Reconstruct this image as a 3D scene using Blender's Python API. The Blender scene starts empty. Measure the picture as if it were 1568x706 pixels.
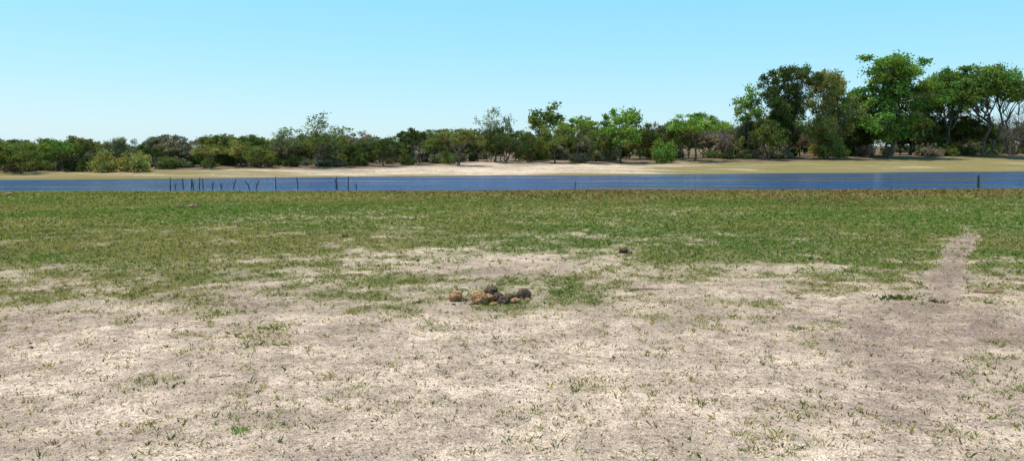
import bpy, math, random
import numpy as np
from mathutils import Vector
rng=np.random.default_rng(7); random.seed(7)
S=bpy.context.scene
S.view_settings.view_transform='Standard'; S.view_settings.look='None'; S.view_settings.exposure=0
F=1230.0; CAMZ=1.7
# ---------------- noise -----------------
PT=np.random.default_rng(99).random((512,512))
def vn(x,y,s=0):
    x=np.asarray(x,float)+s*17.31; y=np.asarray(y,float)+s*41.77
    xi=np.floor(x).astype(np.int64); yi=np.floor(y).astype(np.int64)
    fx=x-xi; fy=y-yi; fx=fx*fx*(3-2*fx); fy=fy*fy*(3-2*fy)
    a=PT[xi&511,yi&511]; b=PT[(xi+1)&511,yi&511]; c=PT[xi&511,(yi+1)&511]; d=PT[(xi+1)&511,(yi+1)&511]
    return (a*(1-fx)+b*fx)*(1-fy)+(c*(1-fx)+d*fx)*fy
def fbm(x,y,o=4,s=0):
    t=0;a=1;n=0
    for i in range(o):
        t=t+a*vn(x*2**i,y*2**i,s+i*3);n+=a;a*=.5
    return t/n
def ss(a,b,x):
    t=np.clip((x-a)/(b-a),0,1); return t*t*(3-2*t)
# ---------------- terrain ----------------
def near_s(x,y): return y-(51.5+0.07*x+(fbm(x/9,x*0+2,3,5)-.5)*2.2)
def far_s(x,y): return (y-(97.5+0.41*np.clip(x,-150,400)+(fbm(x/12,x*0+7,3,9)-.5)*4))*0.93
WATER=-0.3
PATH=[(14.5,24.5),(11.38,19.74),(9.5,16.8),(7.96,14.29),(6.9,12.6),(6.11,11.18),(5.18,9.6),(3.9,7.6),(3.05,6.12),(2.5,5.1),(1.9,3.6),(1.5,2)]
def path_d(x,y):
    d=np.full(np.shape(x),1e9)
    for (ax,ay),(bx,by) in zip(PATH[:-1],PATH[1:]):
        vx,vy=bx-ax,by-ay; t=np.clip(((x-ax)*vx+(y-ay)*vy)/(vx*vx+vy*vy),0,1)
        d=np.minimum(d,np.hypot(x-ax-t*vx,y-ay-t*vy))
    return d
def pathmask(x,y):
    w=0.03+0.18*fbm(x*1.3,y*1.3,2,31)
    d=path_d(x,y)+(fbm(x*4,y*4,3,33)-.5)*.28
    fade=(.45+.55*ss(7.5,10.5,y))*(1-ss(17,22,y+(fbm(x*2,y*2,2,35)-.5)*5))
    return (1-ss(w,w+.22,d))*fade
def height(x,y,fine=True):
    x=np.asarray(x,float); y=np.asarray(y,float)
    sn=near_s(x,y); sf=far_s(x,y)
    t=np.clip((sn+13)/13,0,2.2); zn=-0.3*t**1.5
    k=np.clip(0.045+0.0003*x,.028,.075)
    se=np.where(sf<35,sf,35+15*(1-np.exp(-np.maximum(sf-35,0)/15)))
    zf=np.where(sf>0,WATER+k*se,np.maximum(WATER+.08*sf,-1.2))
    far=ss(2,10,sf)
    zf=zf+far*((fbm(x/14,y/14,3,21)-.5)*.5)+3.2*ss(55,150,sf)
    z=np.maximum(zn,zf)
    if fine:
        nr=1-ss(-6,0,sn)
        z=z+nr*((fbm(x*1.1,y*1.1,3,2)-.5)*.05+(fbm(x*5,y*5,3,4)-.5)*.028*(1-ss(15,30,y)))
        z=z-pathmask(x,y)*.02
    return z
def clump(x,y): return fbm(x*3.4,y*3.4,4,61)
def greenmask(x,y):
    n=fbm(x/1.1,y/1.1,5,11); n2=fbm(x/5,y/3.5,3,13)
    w=y+(n2-.5)*9+(n-.5)*6
    g=.28+.22*ss(6,10,w)+.42*ss(9.5,17.5,w)
    g=g+.12*ss(2.5,5.5,x)*ss(7,11,w)*(1-ss(15,20,y))
    g=g+.16*(1-ss(-9,-4,x))*ss(9.5,12,w)*(1-ss(16,22,y))
    g=g+((n-.5)*.65+(n2-.5)*.25)*(.30+.70*ss(7,11,y))
    g=g-.14*ss(14,18,y)*(1-ss(26,34,y))*(ss(.50,.64,fbm(x/4,y/7,3,17)))
    return np.clip(g,0.02,1)
def brownmask(x,y):
    n=fbm(x/.6,y/.6,5,51)
    def b(cx,cy,rx,ry):
        return np.exp(-(((x-cx)/rx)**2+((y-cy)/ry)**2))
    m=.9*b(-4.6,8.2,1.3,.6)+.8*b(-3.1,9.5,1.4,.4)+.9*b(3.7,8.1,.9,.8)+.9*b(4.7,8.6,.6,.9)+.9*b(3.2,6.3,.45,1.1)+.5*b(-.5,12,2.5,.6)+.5*b(2.2,7.6,.8,.35)+.5*b(5.5,7.5,1.3,1.0)+.4*b(2.4,5.2,.5,.8)
    return np.clip(m*ss(.32,.68,n+.08*m)*1.15,0,1)
# ---------------- mesh helpers -------------
def make_mesh(name,verts,faces,k,mats=(),matidx=None,smooth=False,col=None,attrs=None):
    me=bpy.data.meshes.new(name)
    verts=np.asarray(verts,np.float32); faces=np.asarray(faces,np.int32)
    nf=len(faces)
    me.vertices.add(len(verts)); me.vertices.foreach_set('co',verts.ravel())
    me.loops.add(nf*k); me.loops.foreach_set('vertex_index',faces.ravel())
    me.polygons.add(nf); me.polygons.foreach_set('loop_start',np.arange(0,nf*k,k,dtype=np.int32))
    try: me.polygons.foreach_set('loop_total',np.full(nf,k,np.int32))
    except Exception: pass
    for m in mats: me.materials.append(m)
    if matidx is not None: me.polygons.foreach_set('material_index',np.asarray(matidx,np.int32))
    me.polygons.foreach_set('use_smooth',np.full(nf,smooth,bool))
    if col is not None:
        a=me.color_attributes.new('Col','FLOAT_COLOR','POINT')
        c=np.ones((len(verts),4),np.float32); c[:,:3]=col; a.data.foreach_set('color',c.ravel())
    if attrs:
        for n,v in attrs.items():
            a=me.attributes.new(n,'FLOAT','POINT'); a.data.foreach_set('value',np.asarray(v,np.float32))
    me.update(calc_edges=True)
    return me
def add(name,me,parent=None,loc=None,rot=None,scale=None,color=None):
    o=bpy.data.objects.new(name,me); S.collection.objects.link(o)
    if parent: o.parent=parent
    if loc is not None:o.location=loc
    if rot is not None:o.rotation_euler=rot
    if scale is not None:o.scale=scale
    if color is not None:o.color=color
    return o
# ---------------- materials ---------------
def newmat(n):
    m=bpy.data.materials.new(n); m.use_nodes=True; nt=m.node_tree
    for x in list(nt.nodes): nt.nodes.remove(x)
    out=nt.nodes.new('ShaderNodeOutputMaterial'); return m,nt,out
class NB:
    def __init__(s,nt): s.nt=nt
    def n(s,t,**kw):
        x=s.nt.nodes.new(t)
        for k,v in kw.items(): setattr(x,k,v)
        return x
    def l(s,a,b): s.nt.links.new(a,b)
    def noise(s,vec,scale,detail=4,rough=.6):
        x=s.n('ShaderNodeTexNoise'); x.inputs['Scale'].default_value=scale; x.inputs['Detail'].default_value=detail; x.inputs['Roughness'].default_value=rough
        s.l(vec,x.inputs['Vector']); return x.outputs['Fac']
    def math(s,op,a,b=None,c=None,clamp=False):
        x=s.n('ShaderNodeMath',operation=op); x.use_clamp=clamp
        for i,v in enumerate((a,b,c)):
            if v is None: continue
            if isinstance(v,(int,float)): x.inputs[i].default_value=v
            else: s.l(v,x.inputs[i])
        return x.outputs[0]
    def rng(s,v,a,b,c=0.,d=1.):
        x=s.n('ShaderNodeMapRange'); x.interpolation_type='SMOOTHSTEP'
        s.l(v,x.inputs[0])
        for i,q in enumerate((a,b,c,d)): x.inputs[i+1].default_value=q
        return x.outputs[0]
    def grey(s,v):
        x=s.n('ShaderNodeCombineColor')
        for i in range(3): s.l(v,x.inputs[i])
        return x.outputs[0]
    def mix(s,f,a,b,bt='MIX'):
        x=s.n('ShaderNodeMix',data_type='RGBA',blend_type=bt)
        for i,v in ((0,f),(6,a),(7,b)):
            if isinstance(v,(int,float)): x.inputs[i].default_value=v
            elif isinstance(v,tuple): x.inputs[i].default_value=(*v,1)
            else: s.l(v,x.inputs[i])
        return x.outputs[2]
def ground_mat():
    m,nt,out=newmat('ground_soil_grass'); b=NB(nt)
    geo=b.n('ShaderNodeNewGeometry'); P=geo.outputs['Position']
    col=b.n('ShaderNodeAttribute',attribute_name='Col').outputs['Color']
    gm=b.n('ShaderNodeAttribute',attribute_name='green').outputs['Fac']
    gcol=b.n('ShaderNodeAttribute',attribute_name='dry').outputs['Fac']
    n1=b.noise(P,7,5,.65); n2=b.noise(P,26,4,.7); n3=b.noise(P,90,2,.6); n4=b.noise(P,1.6,5,.65); n5=b.noise(P,.45,5,.65)
    f=b.math('MULTIPLY_ADD',n1,1.5,b.math('MULTIPLY_ADD',n2,1.7,-1.6))
    f=b.math('ADD',f,gm); f=b.rng(f,.36,.88)
    v=b.math('MULTIPLY_ADD',n2,2.5,b.math('MULTIPLY_ADD',n3,1.9,-1.2))
    v=b.math('MULTIPLY',v,b.rng(n4,.32,.68,.76,1.16)); v=b.math('MULTIPLY',v,b.rng(n1,.3,.7,.74,1.18)); v=b.math('MULTIPLY',v,b.rng(n5,.32,.68,.84,1.12))
    v=b.math('MAXIMUM',v,.3)
    soil=b.mix(1.0,col,b.grey(v),'MULTIPLY')
    # greyer, cooler crust in the hollows between brighter sand
    soil=b.mix(b.rng(n4,.40,.60,.22,0),soil,(.36,.25,.20))
    spk=b.math('MULTIPLY',b.rng(n3,.37,.48,1,0),b.rng(n2,.42,.6))
    soil=b.mix(b.math('MULTIPLY',spk,.75),soil,(.16,.095,.06))
    g1=b.mix(b.rng(n2,.35,.65),(.09,.105,.032),(.23,.215,.07))
    g1=b.mix(gcol,g1,(.25,.14,.06))
    c=b.mix(b.math('MULTIPLY',f,.85),soil,g1)
    bs=b.n('ShaderNodeBsdfDiffuse'); b.l(c,bs.inputs['Color'])
    h=b.math('MULTIPLY_ADD',n1,.6,b.math('MULTIPLY_ADD',n2,.4,b.math('MULTIPLY',n3,.15)))
    bp=b.n('ShaderNodeBump'); bp.inputs['Strength'].default_value=1; bp.inputs['Distance'].default_value=.10
    b.l(h,bp.inputs['Height']); b.l(bp.outputs[0],bs.inputs['Normal'])
    b.l(bs.outputs[0],out.inputs[0]); return m
def foliage_mat(name,useobj=True,transl=.3):
    m,nt,out=newmat(name); b=NB(nt)
    col=b.n('ShaderNodeAttribute',attribute_name='Col').outputs['Color']
    if useobj:
        oi=b.n('ShaderNodeObjectInfo'); col=b.mix(1.0,col,oi.outputs['Color'],'MULTIPLY')
    d=b.n('ShaderNodeBsdfDiffuse'); t=b.n('ShaderNodeBsdfTranslucent'); mx=b.n('ShaderNodeMixShader')
    b.l(col,d.inputs[0]); b.l(b.mix(1.0,col,(1.15,1.15,.6),'MULTIPLY'),t.inputs[0]); mx.inputs[0].default_value=transl
    b.l(d.outputs[0],mx.inputs[1]); b.l(t.outputs[0],mx.inputs[2]); b.l(mx.outputs[0],out.inputs[0]); return m
def noisy_mat(name,c1,c2,scale,bump=.5,dist=.02,rough=.9,stretch=(1,1,1)):
    m,nt,out=newmat(name); b=NB(nt)
    tc=b.n('ShaderNodeTexCoord'); mp=b.n('ShaderNodeMapping'); mp.inputs['Scale'].default_value=stretch
    b.l(tc.outputs['Object'],mp.inputs[0])
    n=b.noise(mp.outputs[0],scale,6,.7)
    bs=b.n('ShaderNodeBsdfPrincipled'); bs.inputs['Roughness'].default_value=rough
    b.l(b.mix(b.rng(n,.35,.65),c1,c2),bs.inputs['Base Color'])
    bp=b.n('ShaderNodeBump'); bp.inputs['Strength'].default_value=bump; bp.inputs['Distance'].default_value=dist
    b.l(n,bp.inputs['Height']); b.l(bp.outputs[0],bs.inputs['Normal']); b.l(bs.outputs[0],out.inputs[0]); return m
def water_mat():
    m,nt,out=newmat('river_water'); b=NB(nt)
    geo=b.n('ShaderNodeNewGeometry')
    def mp(sc,rz=0):
        q=b.n('ShaderNodeMapping'); q.inputs['Scale'].default_value=sc; q.inputs['Rotation'].default_value=(0,0,rz); b.l(geo.outputs['Position'],q.inputs[0]); return q.outputs[0]
    w1=b.noise(mp((.5,1.3,1),.2),2.2,4,.6); w2=b.noise(mp((.35,1,1),-.15),.9,3,.5)
    patch=b.noise(mp((.14,1,1),.25),.17,5,.7)
    h=b.math('ADD',b.math('MULTIPLY',w1,.10),b.math('MULTIPLY',w2,.18))
    h=b.math('MULTIPLY',h,b.rng(patch,.42,.58,.35,1.9))
    bs=b.n('ShaderNodeBsdfPrincipled')
    b.l(b.mix(b.rng(patch,.42,.58),(.003,.014,.055),(.010,.065,.21)),bs.inputs['Base Color'])
    b.l(b.rng(patch,.35,.65,.06,.20),bs.inputs['Roughness']); bs.inputs['IOR'].default_value=1.33
    bs.inputs['Specular IOR Level'].default_value=.14
    bs.inputs['Specular Tint'].default_value=(.34,.62,1,1)
    bp=b.n('ShaderNodeBump'); bp.inputs['Strength'].default_value=1; bp.inputs['Distance'].default_value=1.8
    b.l(h,bp.inputs['Height']); b.l(bp.outputs[0],bs.inputs['Normal'])
    b.l(bs.outputs[0],out.inputs[0])
    return m
M_ground=ground_mat(); M_leaf=foliage_mat('leaves',True,.28); M_grass=foliage_mat('grass_blades',False,.35)
M_bark=noisy_mat('bark',(.05,.04,.03),(.18,.145,.11),3,.5,.05)
M_twig=noisy_mat('dry_twigs',(.11,.08,.065),(.23,.17,.14),2)
M_water=water_mat()
# ---------------- ground ------------------
ys=np.concatenate([np.linspace(-60,2.2,24),2.5*np.exp(np.arange(0,6.5,.0085))])
t=np.linspace(-6.6,6.6,760); xs=3.6*np.sinh(t)
X,Y=np.meshgrid(xs,ys); x=X.ravel(); y=Y.ravel()
z=height(x,y)
sn=near_s(x,y); sf=far_s(x,y)
sand=np.array([.68,.49,.375]); brown=np.array([.40,.275,.22]); pathc=np.array([.38,.265,.21]); mud=np.array([.04,.027,.02]); fsand=np.array([.66,.49,.36])
nb=fbm(x/2.2,y/2.2,4,71)
c=sand[None]*(.76+.46*nb)[:,None]
bm=brownmask(x,y)*(1-ss(14,20,y)); c=c*(1-bm[:,None])+brown*bm[:,None]
pm=pathmask(x,y)*.9; c=c*(1-pm[:,None])+pathc*pm[:,None]
def shoref(x,y,sn): return ss(-10,-3,sn+(fbm(x/4,y/4,3,73)-.5)*8-6*(1-ss(-14,16,x)))*(.55+.45*ss(-15,25,x))
def dryf(x,y,sn): return ss(-24,-9,sn+(fbm(x/5,y/3,3,95)-.5)*14-9*(1-ss(-18,4,x)))*(.6+.4*ss(-15,10,x))
shore=shoref(x,y,sn); c=c*(1-shore[:,None])+mud*shore[:,None]
fl=(sf>-3)
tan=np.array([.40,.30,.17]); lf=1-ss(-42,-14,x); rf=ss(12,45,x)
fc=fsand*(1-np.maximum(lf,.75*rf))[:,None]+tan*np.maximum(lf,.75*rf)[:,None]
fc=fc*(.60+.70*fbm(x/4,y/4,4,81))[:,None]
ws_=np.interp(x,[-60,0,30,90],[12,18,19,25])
litter_shade=ss(ws_,ws_+9,sf+(fbm(x/7,y/7,3,83)-.5)*12)*(1-.85*np.exp(-((x/y+.02)/.06)**2)*(1-ss(34,46,sf)))
fc=fc*(1-.88*litter_shade[:,None])+np.array([.12,.08,.055])*.88*litter_shade[:,None]  # brown leaf litter, plus shade under the trees painted into the ground colour
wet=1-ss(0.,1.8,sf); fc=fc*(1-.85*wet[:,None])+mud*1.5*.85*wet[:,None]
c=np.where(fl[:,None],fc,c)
g=greenmask(x,y)+(clump(x,y)-.5)*.6*(1-ss(20,30,y))+.12*ss(16,22,y)-.06*(1-ss(8,11,y)); g=g*(1-pathmask(x,y)); g=g*(1-.6*bm); g=g*(1-shore*.9)
ff=fbm(x/9,y/4,4,91)
gf=np.clip(.30+ss(5,40,x)*.60+.28*lf-(ss(-32,-20,x)*(1-ss(5,20,x)))*.15+(ff-.5)*1.5+.35*(1-ss(2,9,sf)),0,1)*(1-.5*litter_shade)
g=np.where(fl,gf,g)
dry=np.clip(dryf(x,y,sn),0,.95)
dry=np.where(fl,np.clip(.05+.5*ff,0,1),dry)
nx=len(xs);ny=len(ys)
i=np.arange(nx*ny).reshape(ny,nx); f=np.stack([i[:-1,:-1],i[:-1,1:],i[1:,1:],i[1:,:-1]],-1).reshape(-1,4)
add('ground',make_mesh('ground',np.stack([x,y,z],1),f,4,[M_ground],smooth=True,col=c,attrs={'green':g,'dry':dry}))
# water
wx=np.linspace(-700,900,60); wy=np.linspace(0,1,12)
WX,TT=np.meshgrid(wx,wy); lo=51.5+.07*WX-6; hi=97.5+.41*np.clip(WX,-150,400)+6; WY=lo+(hi-lo)*TT
i=np.arange(WX.size).reshape(WX.shape); f=np.stack([i[:-1,:-1],i[:-1,1:],i[1:,1:],i[1:,:-1]],-1).reshape(-1,4)
add('river_water',make_mesh('river_water',np.stack([WX.ravel(),WY.ravel(),np.full(WX.size,WATER)],1),f,4,[M_water],smooth=True))
# ---------------- grass -------------------
def blades(px,py,nb,h,w,cols,spread,lean=.5):
    n=len(px); P=np.repeat(np.arange(n),nb); N=len(P)
    r=spread[P]*np.sqrt(rng.random(N)); a=rng.random(N)*6.283
    bx=px[P]+r*np.cos(a); by=py[P]+r*np.sin(a); bz=height(bx,by)-.004
    hh=h[P]*(.5+.8*rng.random(N)); ww=w[P]*(.6+.8*rng.random(N))
    la=a+rng.normal(0,.8,N); ll=hh*lean*(.2+1.2*rng.random(N))
    wa=rng.random(N)*6.283
    dx=np.cos(wa)*ww/2; dy=np.sin(wa)*ww/2
    V=np.empty((N,4,3)); 
    V[:,0]=np.stack([bx-dx,by-dy,bz],1); V[:,1]=np.stack([bx+dx,by+dy,bz],1)
    mx=bx+np.cos(la)*ll*.35; my=by+np.sin(la)*ll*.35
    V[:,2]=np.stack([mx+dx*.8,my+dy*.8,bz+hh*.6],1); V[:,3]=np.stack([bx+np.cos(la)*ll,by+np.sin(la)*ll,bz+hh],1)
    C=cols[P]*(.6+.75*rng.random(N))[:,None]; C=np.repeat(C,4,0)
    return V.reshape(-1,3),C
def wedge(n,d0,d1,k=.85):
    d=np.sqrt(rng.random(n)*(d1*d1-d0*d0)+d0*d0); u=(rng.random(n)*2-1)*k
    return u*d+ (rng.random(n)-.5)*2,d
VS=[];CS=[]
GR=np.array([.185,.26,.055]); YE=np.array([.38,.31,.10]); ST=np.array([.52,.38,.22]); DG=np.array([.075,.11,.03]); BR=np.array([.34,.19,.085])
def zone(n,d0,d1,hs,ws,nb,floor,cw=1.6,hp=1.5):
    px,py=wedge(n,d0,d1); s=near_s(px,py); bmk=brownmask(px,py)
    g=greenmask(px,py); cl=clump(px,py)
    q=(cl-.5)*cw+g+(rng.random(n)-.5)*.2
    pr=(floor+ss(.30,1.0,q))*(1-.9*pathmask(px,py))*(1-.5*bmk)*(1-ss(-1.5,.5,s))*(1-.75*shoref(px,py,s))
    keep=rng.random(n)<pr
    px,py,g,s=px[keep],py[keep],g[keep],s[keep]; n=len(px)
    r=rng.random(n)[:,None]; qq=fbm(px/2.5,py/1.8,3,65); q3=fbm(px/12,py/6,4,67)
    mixy=np.clip(.44+(qq-.5)*2.2+(q3-.5)*3.2+rng.normal(0,.25,n)-.10*g,0,1)[:,None]
    col=GR*(1-mixy)+YE*mixy
    st=.14-.07*ss(14,20,py)[:,None]; dg=.18+.17*(1-ss(5,9,py)[:,None])
    col=np.where(r<st,ST,col); col=np.where((r>st)&(r<st+dg),DG,col)
    dr=np.clip(dryf(px,py,s),0,1)
    rr=rng.random(n)<dr*.85
    u=rng.random(n)[:,None]
    col=np.where(rr[:,None],np.where(u<.5,BR,np.where(u<.78,ST*.8,BR*.3)),col)
    hh=hs*(.4+1.0*rng.random(n)**hp)*(.6+.45*g); hh=hh*(1+.5*dr)*(1-.5*ss(-9,-2,s))
    V,C=blades(px,py,nb,hh,np.full(n,ws),col,hs*(.2+.6*rng.random(n)),.8); VS.append(V);CS.append(C)
zone(23000,2.6,6.5,.040,.0056,6,.12,1.3,3)
zone(62000,6.5,12,.038,.0065,6,.10,1.5,2.5)
zone(74000,12,20,.042,.011,5,.06)
zone(100000,20,34,.050,.020,5,.10,1.2)
zone(80000,34,54,.065,.038,5,.15,1.)
V=np.concatenate(VS);C=np.concatenate(CS)
f=np.arange(len(V)).reshape(-1,4)
add('grass',make_mesh('grass',V,f,4,[M_grass],col=C))
n=80000; px,py=wedge(n,2.6,18); a=rng.random(n)*6.283; L=.006+.022*rng.random(n)**3; W=.0025+.004*rng.random(n)
pz=height(px,py)+.004
ax=np.stack([np.cos(a)*L,np.sin(a)*L,rng.normal(0,.003,n)],1); bx=np.stack([-np.sin(a)*W,np.cos(a)*W,np.zeros(n)],1); c0=np.stack([px,py,pz],1)
V=np.stack([c0-ax,c0-bx,c0+ax,c0+bx],1).reshape(-1,3)
C=np.where(rng.random(n)[:,None]<.7,BR*.5,ST*1.2)*(.5+.7*rng.random(n))[:,None]
add('dry_grass_litter',make_mesh('litter',V,np.arange(4*n).reshape(-1,4),4,[M_grass],col=np.repeat(C,4,0)))
def tuft(name,x0,y0,r,h,nbl,col,w=.006):
    n=max(1,nbl//5); px=x0+rng.normal(0,r*.6,n); py=y0+rng.normal(0,r*.5,n)
    V,C=blades(px,py,5,np.full(n,h),np.full(n,w),np.tile(np.array(col),(n,1))*(.7+.6*rng.random((n,1))),np.full(n,r*.2),.9)
    add(name,make_mesh(name,V,np.arange(len(V)).reshape(-1,4),4,[M_grass],col=C))
tuft('grass_tuft',-1.70,4.87,.07,.024,90,(.22,.36,.08),.0055)
tuft('grass_tuft',1.40,4.57,.05,.022,50,(.2,.32,.07),.005)
tuft('grass_tuft',.09,5.34,.13,.02,110,(.36,.30,.12),.005)
tuft('grass_tuft',.15,7.4,.2,.025,170,(.34,.27,.12),.006)
tuft('grass_tuft',-10.9,18.8,.25,.05,160,(.12,.15,.05),.012)
tuft('grass_tuft',-1.2,19.5,.4,.05,140,(.10,.13,.05),.014)
tuft('herb_plant',4.75,9.75,.2,.05,170,(.07,.11,.03),.013)
tuft('herb_plant',5.12,9.6,.09,.04,70,(.07,.07,.03),.012)
# ---------------- trees -------------------
class TB:
    def __init__(s): s.v=[];s.f=[];s.c=[];s.m=[];s.n=0
    def tube(s,pts,rad,sides=6,shade=1.):
        pts=np.asarray(pts,float); k=len(pts); T=np.gradient(pts,axis=0); T/=np.linalg.norm(T,axis=1)[:,None]+1e-9
        ref=np.array([.31,.95,.05]); A=np.cross(T,ref); A/=np.linalg.norm(A,axis=1)[:,None]+1e-9; B=np.cross(T,A)
        an=np.arange(sides)/sides*6.283
        R=pts[:,None]+np.asarray(rad)[:,None,None]*(A[:,None]*np.cos(an)[None,:,None]+B[:,None]*np.sin(an)[None,:,None])
        i=np.arange(k*sides).reshape(k,sides)+s.n; j=np.roll(i,-1,1)
        f=np.stack([i[:-1],j[:-1],j[1:],i[1:]],-1).reshape(-1,4)
        s.v.append(R.reshape(-1,3)); s.f.append(f); s.c.append(np.full((k*sides,3),shade)); s.m.append(np.ones(len(f),int)); s.n+=k*sides
    def leaves(s,C,size,shade,r):
        N=len(C); a=r.normal(size=(N,3)); a/=np.linalg.norm(a,axis=1)[:,None]
        b=r.normal(size=(N,3)); b-=a*(a*b).sum(1)[:,None]; b/=np.linalg.norm(b,axis=1)[:,None]
        sz=(size*(.6+.8*r.random(N)))[:,None]
        V=np.stack([C-a*sz,C-b*sz*.55,C+a*sz,C+b*sz*.55],1).reshape(-1,3)
        s.v.append(V); s.f.append(np.arange(4*N).reshape(-1,4)+s.n); s.c.append(np.repeat(shade,4,0)); s.m.append(np.zeros(N,int)); s.n+=4*N
    def mesh(s,name,mats): return make_mesh(name,np.concatenate(s.v),np.concatenate(s.f),4,mats,np.concatenate(s.m),False,np.concatenate(s.c))
def branch(tb,p0,p1,r0,r1,r,segs=4,sag=.08,sides=5):
    p0=np.array(p0,float);p1=np.array(p1,float); L=np.linalg.norm(p1-p0); t=np.linspace(0,1,segs+1)
    P=p0+(p1-p0)*t[:,None]; P[1:-1]+=r.normal(0,L*.05,(segs-1,3)); P[:,2]+=np.sin(t*3.14)*L*sag
    tb.tube(P,r0+(r1-r0)*t,sides); return P
def gen_tree(name,seed,H,R,th,ncl,cr,nlv,ls,shape='round',limbs=5,tr=.25,stems=1,flatc=.65,weep=0,sp=.75):
    r=np.random.default_rng(seed); tb=TB(); cl=[]
    lob=[(r.random()*6.283,r.random()) for _ in range(4)]
    tries=0
    while len(cl)<ncl and tries<ncl*60:
        tries+=1
        a=r.random()*6.283; q=math.sqrt(r.random()); 
        env=1+.22*math.sin(2*a+lob[0][0])+.16*math.sin(3*a+lob[1][0])
        rr=q*R*env*.86
        if shape=='umbrella': zt=H-cr*.6-(q**2)*.22*(H-th)-r.random()**1.5*.38*(H-th)+.06*H*math.sin(a*3+lob[2][0])
        elif shape=='bush': zt=cr*.6+r.random()*(H-cr*1.2)*math.sqrt(max(.02,1-q*q*.85))
        elif shape=='tall':
            zc=th+(H-th)*r.random(); tt=(zc-th)/(H-th); rr=q*R*env*.95*(.62+.5*math.sin(min(1,tt*.95)*3.0)**.7)*(.68+.32*math.sin(tt*8+a*2+lob[3][0])); zt=zc-cr*.4
        else:
            u=r.random(); zt=th+(H-th)*(.12+.80*u*(1-.45*q*q)) 
        p=np.array([rr*math.cos(a),rr*math.sin(a),zt])
        if all(np.linalg.norm((p-o)*[1,1,1.25])>cr*sp for o in cl): cl.append(p)
    cl=np.array(cl)
    fork=[]
    for s_ in range(stems):
        oa=r.random()*6.283; off=np.array([math.cos(oa),math.sin(oa),0])*(tr*1.1 if stems>1 else 0)
        top=off*3.5+np.array([r.normal(0,.05*H),r.normal(0,.05*H),th*(.8+.2*r.random())])
        P=branch(tb,off+[0,0,-.3],top,tr*(1 if stems==1 else .7),tr*.62,r,5,0,8); fork.append(P[-1])
    k=limbs; C=cl[r.choice(len(cl),k,replace=False)].copy()
    for it in range(6):
        d=((cl[:,None]-C[None])**2).sum(2); lab=d.argmin(1)
        for j in range(k):
            if (lab==j).any(): C[j]=cl[lab==j].mean(0)
    for j in range(k):
        mem=cl[lab==j]
        if len(mem)==0: continue
        f0=fork[int(np.argmin([np.linalg.norm(C[j]-q) for q in fork]))]
        end=f0*.15+C[j]*.85
        P=branch(tb,f0,end,tr*.5,tr*.2,r,6,.03,6)
        for mm in mem:
            b0=P[r.integers(2,7)]
            Q=branch(tb,b0,mm,tr*.2,tr*.05,r,4,.06,4)
            for _ in range(3):
                e=mm+r.normal(0,cr*.5,3); branch(tb,Q[3],e,tr*.07,tr*.03,r,2,0,3)
    for p in cl:
        n=int(nlv*(.6+.8*r.random())); c=cr*(.7+.7*r.random())
        sub=r.normal(size=(6,3)); sub/=np.linalg.norm(sub,axis=1)[:,None]; sub*=c*.6
        g=r.normal(size=(n,3))*c*.32+sub[r.integers(0,6,n)]
        g[:,2]*=flatc
        if weep: g[:,2]-=r.random(n)*weep*c
        sh=.65+.65*r.random(); hue=r.normal(0,.06)
        L=sh*(.65+.7*r.random(n)); col=np.stack([L*(1+hue*2),L,L*(1-hue)],1)
        tb.leaves(p+g,ls,col,r)
    return tb.mesh(name,[M_leaf,M_bark])
def gen_bare(name,seed,H,R):
    r=np.random.default_rng(seed); tb=TB()
    def rec(p,d,L,rad,dep):
        q=p+d*L; branch(tb,p,q,rad,rad*.6,r,3,0,4 if dep>1 else 3)
        if dep==0: return
        for _ in range(3 if dep>1 else 4):
            nd=d+r.normal(0,.42,3); nd[2]+=.12; nd/=np.linalg.norm(nd); rec(q,nd,L*(.6+.25*r.random()),rad*.6,dep-1)
    for s_ in range(7):
        a=r.random()*6.283; d=np.array([math.cos(a)*.5*R/H,math.sin(a)*.5*R/H,1]); d/=np.linalg.norm(d)
        rec(np.array([math.cos(a)*.3,math.sin(a)*.3,-.1]),d,H*.34,.07,3)
    return tb.mesh(name,[M_leaf,M_twig])
LIB={}
for k in range(5): LIB['round',k]=(gen_tree('round',100+k,7,3.6,1.9,42,.80,108,.16,'round',5,.17,1+k%2),7,3.6)
for k in range(4): LIB['umbrella',k]=(gen_tree('umbrella',200+k,7,4.2,2.9,50,.76,98,.16,'umbrella',6,.17,1+k%3,.5),7,4.2)
for k in range(4): LIB['sparse',k]=(gen_tree('sparse',300+k,9,4.,2.4,50,.72,40,.15,'round',6,.2,1+k%2,.8),9,4)
for k in range(4): LIB['bush',k]=(gen_tree('bush',400+k,4,3.0,.5,40,.75,80,.17,'bush',5,.10,3,.8),4,3.0)
for k in range(4): LIB['tall',k]=(gen_tree('tall',500+k,20,7.,4.5,125,1.32,190,.23,'tall',8,.42,1+k%2,.7,0,.82),20,7.)
LIB['tall',4]=(gen_tree('tallweep',510,20,6.,3.0,140,1.2,185,.2,'tall',8,.36,2,.8,1.1,.8),20,6.)
for k in range(2): LIB['crown',k]=(gen_tree('crown',520+k,20,8.,6.5,100,1.38,190,.23,'umbrella',8,.42,2,.8,0,.82),20,8.)
for k in range(2): LIB['small',k]=(gen_tree('small',530+k,9,2.4,4.5,22,.8,90,.18,'round',4,.15,1,.8),9,2.4)
for k in range(3): LIB['bare',k]=(gen_bare('bare',600+k,7,5),7,3.2)
NV={'round':5,'umbrella':4,'sparse':4,'bush':4,'tall':4,'crown':2,'small':2,'bare':3}
TREE_NAME={'round':'riverside_tree','umbrella':'acacia_tree','sparse':'thorn_tree','bush':'bush','tall':'tall_riverside_tree','crown':'tall_acacia_tree','small':'slender_tree','bare':'bare_thorn_bush'}
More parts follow.
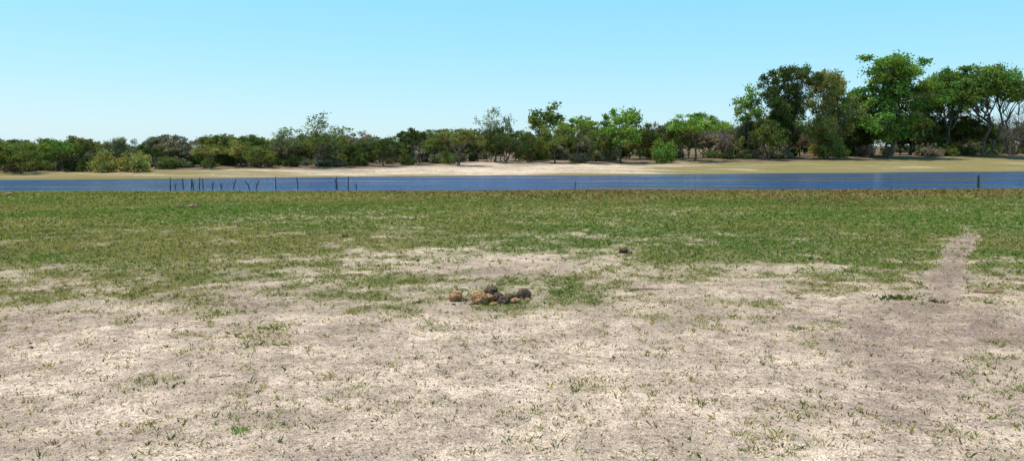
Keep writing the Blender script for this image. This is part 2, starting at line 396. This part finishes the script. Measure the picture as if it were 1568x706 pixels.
TINT={'d':(.095,.12,.038),'m':(.16,.19,.052),'g':(.17,.25,.055),'b':(.19,.30,.058),'o':(.235,.235,.075),'y':(.34,.31,.10),'s':(.22,.225,.135),'w':(.28,.22,.16)}
cnt={}
def put(u,H_or_top,wpx,ty,tint,ds=0,k=None,name=None,parent=None,metres=False):
    bq=(u-784)/F; line=28+ (10 if bq>0 else 14)*bq/.637
    yy=(96.5+(line+ds)/.93)/(1-.4*bq); xx=bq*yy
    zz=float(height(xx,yy,False))
    H=H_or_top if metres else CAMZ+(244-H_or_top)/F*yy-zz
    Wd=wpx if metres else wpx/F*yy/2
    if k is None: cnt[ty]=cnt.get(ty,-1)+1; k=cnt[ty]%NV[ty]
    me,h0,r0=LIB[ty,k]
    col=np.array(TINT[tint])*(.88+.24*random.random())
    sx=Wd/r0*(1.0 if metres else 1.03)
    return add(name or TREE_NAME[ty],me,parent,(xx,yy,zz-.05),(0,0,random.random()*6.28),(sx,sx,H/h0*1.0),(*col,1))
T=[(-60,212,70,'round','m',0),(8,222,34,'round','m',3),(35,209,66,'round','m',0),(88,209,70,'round','g',3),(128,226,40,'bush','d',0),(160,224,46,'bush','y',-3),(208,227,60,'bush','y',-4),
(240,221,44,'round','d',6),(272,218,52,'sparse','s',8),(325,221,60,'umbrella','o',0),(372,211,52,'round','o',5),(402,219,50,'round','m',0),(436,194,50,'sparse','s',8),(488,166,100,'sparse','m',0,2),(500,182,66,'sparse','m',3),
(547,210,46,'round','d',4),(590,206,56,'round','d',0),(632,198,52,'umbrella','d',4),(668,203,44,'round','m',8),(702,196,66,'umbrella','o',-2),(760,160,70,'sparse','s',8),(775,190,60,'round','d',4),(812,198,44,'round','m',6),
(835,154,62,'small','m',16),(850,181,64,'round','m',0),(885,178,68,'umbrella','g',0),(925,190,50,'round','m',5),(950,158,80,'round','b',0),(1000,183,54,'round','d',6),(1015,203,46,'bush','g',-3),(1065,174,92,'umbrella','b',0),(1085,166,46,'sparse','s',24),
(1115,180,60,'bare','w',4),(1145,134,46,'small','g',6),(1140,178,60,'bare','w',10),(1172,178,56,'round','m',0),
(1203,104,84,'tall','d',2,0),(1264,110,88,'tall','o',0,4),(1308,146,76,'tall','d',8,1),(1360,85,128,'tall','b',0,2),(1412,138,76,'tall','m',8,3),(1446,108,86,'crown','g',5,0),(1502,103,122,'crown','g',-1,1),(1470,165,70,'round','d',5),(1545,165,66,'bare','w',2),(1565,150,60,'bare','w',12),(1525,170,60,'bare','w',8),
(1620,130,110,'tall','m',3,1),(1700,115,120,'tall','g',0,0)]
for q in T:
    put(q[0],q[1],q[2],q[3],q[4],q[5],q[6] if len(q)>6 else None)
dt=bpy.data.objects.new('distant_treeline',None); S.collection.objects.link(dt)
us=np.linspace(-260,1850,150)
for u in us:
    u=u+random.uniform(-8,8); hb=np.interp(u,[0,300,600,1000,1200,1568],[3.9,4.4,5.4,6.2,9,9.5])
    for ds in (random.uniform(8,16),random.uniform(22,50)):
        ty=random.choice(['round','round','umbrella','bush','sparse'] if u<1100 else ['round','round','bush','umbrella','bare'])
        H=hb*random.uniform(.70,1.10)
        if ty=='bush': H*=.8
        if ty=='bare': H*=.75
        put(u,H,H*random.uniform(.42,.62),ty,random.choice('dmmossmw' if u<1100 else 'dddmow'),ds,parent=dt,name='tree',metres=True)
st=bpy.data.objects.new('shrub_thicket',None); S.collection.objects.link(st)
for j in range(330):
    back=j>=160
    u=random.uniform(-150,1750); H=random.uniform(1.0,2.4)*(1.3 if u>1100 else 1)*(1.5 if back else 1)
    if 700<u<850 and not back and random.random()<.7: continue
    put(u,H,H*random.uniform(.6,1.0),random.choice(['bush','bush','bush','bare']),random.choice('ddmosw'),random.uniform(18,50) if back else random.uniform(1,14),parent=st,name='shrub',metres=True)
# ---------------- stakes ------------------
M_wood=noisy_mat('weathered_wood',(.03,.025,.02),(.09,.07,.055),12,.4,.01)
for u,hp,ln in [(261,17,.02),(281,14,-.05),(293,13,.1),(297,12,-.15),(306,15,.03),(311,13,0),(325,9,.25),(357,13,.3),(384,11,-.6),(391,10,.5),(422,16,.04),(456,15,-.03),(514,16,.12),(517,13,-.25),(533,17,.05),(268,6,.3),(340,6,-.3),(545,5,.2),(880,8,.1),(1497,16,0)]:
    D=54+random.uniform(-.3,2.)+.07*(u-784)/F*55; xx=(u-784)/F*D; h=hp/F*D+.12
    r=np.random.default_rng(int(u)); tb=TB(); w=.04 if u!=1497 else .10
    P=np.array([[0,0,-.9],[.01,0,-.2],[ln*h*.4,.01,h*.45],[ln*h,0,h]]); P[1:,:2]+=r.normal(0,.012,(3,2))
    tb.tube(P,[w*1.1,w,w*.85,w*.6],7)
    if ln and abs(ln)>.1: tb.tube([P[2],P[2]+[-.08*np.sign(ln),.02,.12],P[2]+[-.13*np.sign(ln),.02,.22]],[w*.6,w*.5,w*.3],5)
    add('wooden_stake',tb.mesh('wooden_stake',[M_wood,M_wood]),None,(xx,D,WATER))
# ---------------- dung --------------------
import bmesh
from mathutils import noise as MN
M_d1=noisy_mat('dung_fibrous',(.20,.085,.035),(.60,.33,.15),30,1,.03)
M_d2=noisy_mat('dung_dark',(.03,.016,.012),(.19,.105,.065),30,1,.03)
M_d3=noisy_mat('dung_old',(.18,.08,.05),(.34,.18,.12),14,.8,.02)
def ball(name,x0,y0,r,mat,parent=None,sq=(1,1,.8),seed=0,sub=5):
    bm=bmesh.new(); bmesh.ops.create_icosphere(bm,subdivisions=sub,radius=1)
    o=Vector((seed*3.1,seed*1.7,0))
    for v in bm.verts:
        p=v.co.copy(); d=1+.24*MN.fractal(p*1.3+o,1,2,3)+.12*MN.fractal(p*5+o,.8,2,3)+.08*MN.noise(p*14+o)
        if p.z>.3: d-=.18*max(0,MN.noise(p*2.2+o*2))
        p*=d; v.co=Vector((p.x*sq[0]*r,p.y*sq[1]*r,max(p.z,-.72)*sq[2]*r))
    me=bpy.data.meshes.new(name); bm.to_mesh(me); bm.free(); me.materials.append(mat)
    for p in me.polygons: p.use_smooth=True
    zz=float(height(x0,y0))
    return add(name,me,parent,(x0,y0,zz+r*sq[2]*.62),(0,0,seed*1.3))
pile=bpy.data.objects.new('elephant_dung_pile',None); S.collection.objects.link(pile)
for j,(a,b_,r,m,sq) in enumerate([(-.676,9.56,.086,M_d1,(1,.9,.85)),(-.385,9.42,.100,M_d1,(1,.9,.85)),(-.29,9.52,.07,M_d1,(1,1,.8)),(-.255,9.74,.092,M_d2,(1.1,.9,1.0)),(-.16,9.58,.07,M_d2,(1,.8,.8)),(-.10,9.42,.080,M_d2,(1.1,.8,.75)),(-.01,9.54,.062,M_d2,(1,.9,.9)),(.04,9.47,.055,M_d1,(1.3,.9,.6)),(.145,9.74,.082,M_d2,(1.1,.9,.9)),(.085,9.8,.05,M_d2,(1,1,.6)),(-.22,9.34,.04,M_d1,(1.4,1,.5)),(-.56,9.6,.025,M_d2,(1.3,1,.6)),(-.48,9.33,.03,M_d1,(1.3,1,.5)),(.19,9.64,.03,M_d1,(1.4,1,.5))]):
    ball('dung_ball',a,b_,r,m,pile,sq,j+1)
for j in range(22):
    ball('dung_crumb',-.25+rng.normal(0,.32),9.5+rng.normal(0,.14),.008+.014*rng.random(),M_d2 if j%2 else M_d1,pile,(1.4,1,.6),50+j,3)
ball('elephant_dung',2.03,14.49,.085,M_d2,None,(1,.8,.75),31)
ball('elephant_dung',2.13,14.42,.045,M_d2,None,(1.2,.8,.6),32)
ball('elephant_dung',3.19,14.0,.04,M_d2,None,(1,1,.8),33)
ball('elephant_dung',-3.67,17.57,.05,M_d2,None,(1,1,.8),34)
ball('elephant_dung',-11.3,28.4,.16,M_d3,None,(1.3,.9,.5),35)
ball('elephant_dung',-11.7,28.3,.12,M_d2,None,(1.6,.9,.4),36)
ball('elephant_dung',-23.8,38.,.16,M_d3,None,(1.5,.9,.5),37)
ball('old_dung_patch',6.06,10.2,.10,M_d3,None,(1.2,.9,.2),38)
ball('old_dung_patch',6.28,10.25,.05,M_d3,None,(1.5,.9,.22),39)
def stick(x0,y0,L,a,rad):
    tb=TB(); r=np.random.default_rng(int(abs(x0)*100)); tt=np.linspace(-.5,.5,8)
    px=x0+np.cos(a)*L*tt; py=y0+np.sin(a)*L*tt+r.normal(0,.006,8); pz=height(px,py)+rad+.004
    tb.tube(np.stack([px,py,pz],1),np.linspace(rad,rad*.5,8),6); add('fallen_stick',tb.mesh('fallen_stick',[M_wood,M_wood]))
stick(1.76,10.4,.45,.05,.007); stick(3.54,9.75,.13,-.3,.007); stick(1.55,10.3,.2,-.4,.005); stick(-2.3,6.2,.16,.5,.004); stick(2.72,4.75,.12,1.2,.004); stick(-8,24,.5,.1,.012)
# ---------------- light, sky, camera ------
EL=math.radians(72); AZ=math.radians(-80)
sd=Vector((math.cos(EL)*math.sin(AZ),math.cos(EL)*math.cos(AZ),math.sin(EL)))
ld=bpy.data.lights.new('sun','SUN'); ld.energy=5.0; ld.angle=math.radians(.5); ld.color=(1,.935,.86)
lo=bpy.data.objects.new('sun',ld); S.collection.objects.link(lo); lo.rotation_euler=sd.to_track_quat('Z','Y').to_euler()
w=bpy.data.worlds.new('World'); S.world=w; w.use_nodes=True; nt=w.node_tree; b=NB(nt)
bg=nt.nodes['Background']; sk=b.n('ShaderNodeTexSky',sky_type='NISHITA'); sk.sun_disc=False; sk.sun_elevation=EL; sk.sun_rotation=AZ; sk.dust_density=.6; sk.air_density=1.0; sk.ozone_density=1.0
sp=b.n('ShaderNodeSeparateColor'); b.l(sk.outputs[0],sp.inputs[0]); cc=b.n('ShaderNodeCombineColor')
STR=.12
b.l(b.math('MULTIPLY',sp.outputs[0],.12/STR),cc.inputs[0])
b.l(b.math('MULTIPLY',b.math('POWER',b.math('MULTIPLY',sp.outputs[1],.3277),.42),.68/STR),cc.inputs[1])
b.l(b.math('MULTIPLY',b.math('POWER',b.math('MULTIPLY',sp.outputs[2],.2055),.35),.95/STR),cc.inputs[2])
b.l(cc.outputs[0],bg.inputs[0]); bg.inputs[1].default_value=STR
cd=bpy.data.cameras.new('camera'); cd.sensor_width=36; cd.lens=36*F/1568; cd.clip_end=5000; cd.clip_start=.1
co=bpy.data.objects.new('camera',cd); S.collection.objects.link(co); co.location=(0,0,CAMZ); co.rotation_euler=(math.radians(90)-math.atan(109/F),0,0); S.camera=co
